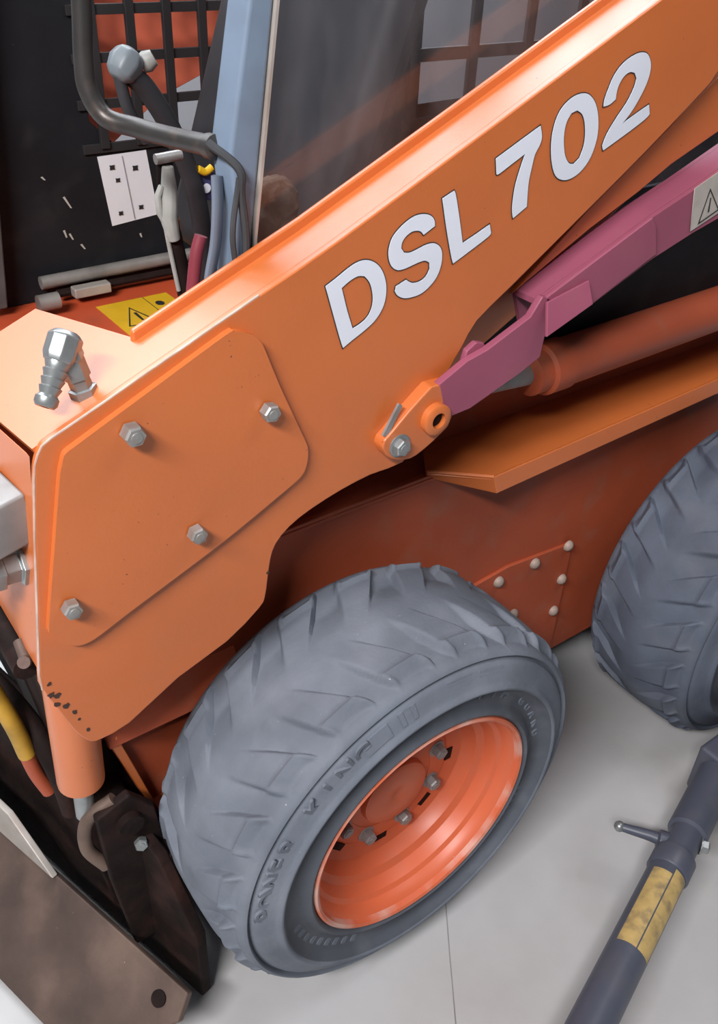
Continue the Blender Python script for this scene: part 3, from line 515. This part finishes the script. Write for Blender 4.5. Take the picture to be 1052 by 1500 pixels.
# control levers
tube('control_lever', spline([(-.075, .70, 1.362), (-.05, .70, 1.335), (-.013, .70, 1.267), (.02, .70, 1.15), (.03, .70, .90)]), .0155, SEATM, CB, 14, label='black control lever')
lv = bmesh.new(); lathe_bm(lv, (-.098, .695, 1.362), (.5, .1, .55), [(.012, -.004), (.022, .006), (.026, .022), (.022, .036), (.012, .042)], 8, .4)
link('lever_knob', bm_mesh(lv, 'lever_knob'), KNOB, CB, .004, label='grey lever knob')
lathe('lever_cap', (-.050, .70, 1.378), (.7, -.3, .4), [(.012, -.01), (.015, 0), (.011, .012)], LEVERM, CB, 14, smooth=True)
tube('lever_stem', spline([(-.096, .70, 1.37), (-.085, .70, 1.315), (-.06, .70, 1.27)]), .009, SEATM, CB)
tube('lever_stay', spline([(-.082, .6, 1.265), (-.083, .6, 1.21), (-.074, .6, 1.14), (-.066, .6, 1.08), (-.05, .6, .90)]), .0125, GREASE, CB, 12)
tube('lever_stay', spline([(-.095, .592, 1.20), (-.088, .592, 1.14), (-.079, .592, 1.075)]), .0035, LEVERM, CB, 8)
cl = bmesh.new()
tube_bm(cl, [(-.083, .588, 1.262), (-.084, .588, 1.225), (-.088, .588, 1.19), (-.082, .588, 1.155)], [.0085, .0125, .0135, .0095], 10)
tube_bm(cl, [(-.094, .588, 1.236), (-.102, .588, 1.222), (-.101, .588, 1.198), (-.092, .588, 1.180)], .0055, 8)
link('lever_clamp', bm_mesh(cl, 'lever_clamp'), LEVERM, CB, .002, label='worn pale grey lever clamp')
tube('lever_bolt', [(-.10, .59, 1.272), (-.06, .59, 1.274)], .0075, ZINC, CB, 10)
box('rust_patch_link', (-.078, .592, 1.105), (-.066, .61, 1.185), mat('rust_orange', (.40, .17, .07), .7, var=.4, scale=60), CB, .004)
# label, belt and cables near the post
slab('key_label', [(.012, .70, 1.214), (.012, .70, 1.170), (.052, .70, 1.168), (.050, .70, 1.212)], .004, BLUEL, CB, .001, label='indigo label with white dot')
lathe('label_dot', (.032, .695, 1.190), (0, -1, 0), [(.0075, 0), (.0075, .001)], WHITE, CB, 16)
tube('yellow_tag', spline([(.018, .692, 1.222), (.030, .692, 1.216), (.042, .692, 1.222)]), .006, YELLOW, CB, 10)
tube('seat_belt', spline([(-.159, .30, 1.325), (-.163, .295, 1.29), (-.168, .295, 1.25), (-.178, .295, 1.21), (-.19, .295, 1.14)]), .0125, HOSE, CB, 14, flat=.5)
tube('belt_buckle', spline([(-.176, .315, 1.255), (-.184, .315, 1.232), (-.192, .315, 1.19)]), .008, REDS, CB, 12)
tube('cable', spline([(-.170, .296, 1.362), (-.152, .262, 1.34), (-.150, .262, 1.31), (-.145, .264, 1.26), (-.150, .264, 1.20), (-.16, .264, 1.12)]), .0048, RUBD, CB, 8)
tube('cable', spline([(-.152, .262, 1.33), (-.163, .262, 1.27), (-.160, .262, 1.21), (-.17, .262, 1.12)]), .0036, RUBD, CB, 8)
# seat
bm = bmesh.new(); box_bm(bm, (.08, .47, .93), (.26, .93, 1.0)); link('seat_cushion', bm_mesh(bm, 's'), SEATM, CB, .04, seg=4)
bm = bmesh.new(); box_bm(bm, (.06, .46, 1.03), (.14, .94, 1.70), Matrix.Translation((.10, 0, 1.05)) @ Matrix.Rotation(.34, 4, 'Y') @ Matrix.Translation((-.10, 0, -1.05))); link('seat_back', bm_mesh(bm, 's'), SEATM, CB, .04, seg=4)
box('seat_base', (.09, .5, .90), (.24, .9, .94), BLACK, CB)
# ================================================================ loose things
# knitted glove on the ledge inside the window
def glove():
    bm = bmesh.new()
    for (x, y, z, r) in ((-.052, .345, 1.262, .030), (-.075, .342, 1.235, .026), (-.05, .347, 1.228, .030), (-.088, .34, 1.212, .022), (-.062, .345, 1.205, .028), (-.04, .35, 1.20, .026)):
        b2 = bmesh.new(); bmesh.ops.create_icosphere(b2, subdivisions=3, radius=r, matrix=Matrix.Translation((x, y + .006, z + .008)))
        me = bpy.data.meshes.new('x'); b2.to_mesh(me); b2.free(); bm.from_mesh(me); bpy.data.meshes.remove(me)
    o = link('knit_glove', bm_mesh(bm, 'glove'), CLOTH, None); rm = o.modifiers.new('r', 'REMESH'); rm.mode = 'VOXEL'; rm.voxel_size = .004; rm.use_smooth_shade = True
    tx = bpy.data.textures.new('lump', 'CLOUDS'); tx.noise_scale = .02; dm = o.modifiers.new('d', 'DISPLACE'); dm.texture = tx; dm.strength = .012; return o
tag(glove(), 'crumpled brown knitted glove lying inside the cab window', 'glove')
box('glove_shelf', (-.12, .302, 1.150), (.10, .40, 1.162), BLACK, CB)
# bucket
BK = tag(empty('bucket', (-.49, .38, 0)), 'rusty brown steel bucket lying before the front tyre', 'bucket')
def bp(p): return (p[0] + .49, p[1] - .38, p[2])
E1 = [(-.403, .073, .16), (-.49, .382, .16), (-.585, .70, .16), (-.72, 1.15, .16)]
E2 = [(-.452, .072, .045), (-.585, .205, .03), (-.640, .42, .03), (-.72, .70, .03), (-.86, 1.15, .03)]
bm = bmesh.new(); top = [(-.403, .073, .16), (-.72, 1.15, .16), (-.87, 1.15, .025), (-.572, .14, .022), (-.430, .058, .125)]
vs = [Vector(bp(p)) for p in top]
sl = slab('bucket_plate', [tuple(v) for v in vs], .016, RUST, BK, .003)
hb = bmesh.new(); ctr = Vector(bp((-.440, .105, .1335)))
nrm = (vs[1] - vs[0]).cross(vs[2] - vs[0]).normalized(); nrm = nrm if nrm.z > 0 else -nrm
u = (vs[1] - vs[0]).normalized(); v_ = nrm.cross(u)
slot = [ctr + nrm * .0012 + (v_ * math.cos(a) * .021 + u * math.sin(a) * .011) for a in [k * math.pi / 10 for k in range(20)]]
lathe('slot_hole', ctr - nrm * .002, nrm, [(.0135, 0), (.0135, .0034)], GREASE, BK, 20)
slab('bucket_flange', [bp((-.492, .386, .160)), bp((-.72, 1.15, .160)), bp((-.715, 1.15, .31)), bp((-.520, .49, .245))], .012, PALE, BK, .002)
# jack handle
def jack():
    J = tag(empty('trolley_jack', (.3, -.24, 0)), 'dark grey trolley jack handle with worn yellow label on the floor', 'jack')
    a = Vector((-.12, -.395, .155)); b = Vector((.425, -.222, .135)); O = Vector((.3, -.24, 0)); d = (b - a).normalized(); a = a - d * .35
    lathe('handle_tube', a - O, d, [(.031, 0), (.035, .004), (.035, (b - a).length), (.031, (b - a).length + .003)], JACK, J, 36, smooth=True)
    lathe('handle_socket', b - O - d * .01, d, [(.036, 0), (.039, .004), (.039, .045), (.031, .052), (.031, .11), (.038, .114), (.038, .29)], JACK, J, 32, smooth=True)
    # label: a strip wrapped round the tube
    u, v, dd = frame(d); bm = bmesh.new(); up = Vector((-.35, -.30, .88)); up = (up - d * up.dot(d)).normalized(); sd = d.cross(up)
    for (l0, l1, a0, a1) in ((-.205, -.015, 8, 62), (-.205, -.030, -52, 4)):
        rows = []
        for i in range(13):
            an = math.radians(a0 + (a1 - a0) * i / 12); dirn = up * math.cos(an) + sd * math.sin(an)
            rows.append([bm.verts.new(b - O + d * l + dirn * .0356) for l in (l0, l1)])
        for r0, r1 in zip(rows, rows[1:]): bm.faces.new((r0[0], r0[1], r1[1], r1[0]))
    lb = link('label', bm_mesh(bm, 'label'), LABEL, J, label='worn yellow label'); so = lb.modifiers.new('s', 'SOLIDIFY'); so.thickness = .0005
    k0 = b + d * .065; hv = Vector((.425, -.106, .135))
    tube('release_lever', [k0 - O, (k0 * .5 + hv * .5) - O + Vector((0, 0, .004)), hv - O], [.014, .0105, .008], JACK, J, 14)
    lathe('lever_collar', k0 - O + (hv - k0).normalized() * .022, hv - k0, [(.018, 0), (.020, .004), (.020, .018), (.014, .022)], JACK, J, 18, smooth=True)
    bm = bmesh.new(); bmesh.ops.create_uvsphere(bm, u_segments=20, v_segments=14, radius=.0105, matrix=Matrix.Translation(hv - O)); o = link('lever_ball', bm_mesh(bm, 'ball'), GALV, J); autosmooth(o, 2)
    hexbolt('side_bolt', b + d * .085 - O - (hv - k0).normalized() * .030, -(hv - k0), .013, J, GALV, True, .014)
    lathe('wheel', Vector((.80, -.255, .045)) - O, (0, -1, 0), [(.045, 0), (.045, .03)], GREASE, J, 24, bevel=.004)
    box('jack_frame', tuple(Vector((.70, -.25, .03)) - O), tuple(Vector((1.15, -.08, .16)) - O), JACK, J, .01)
jack()
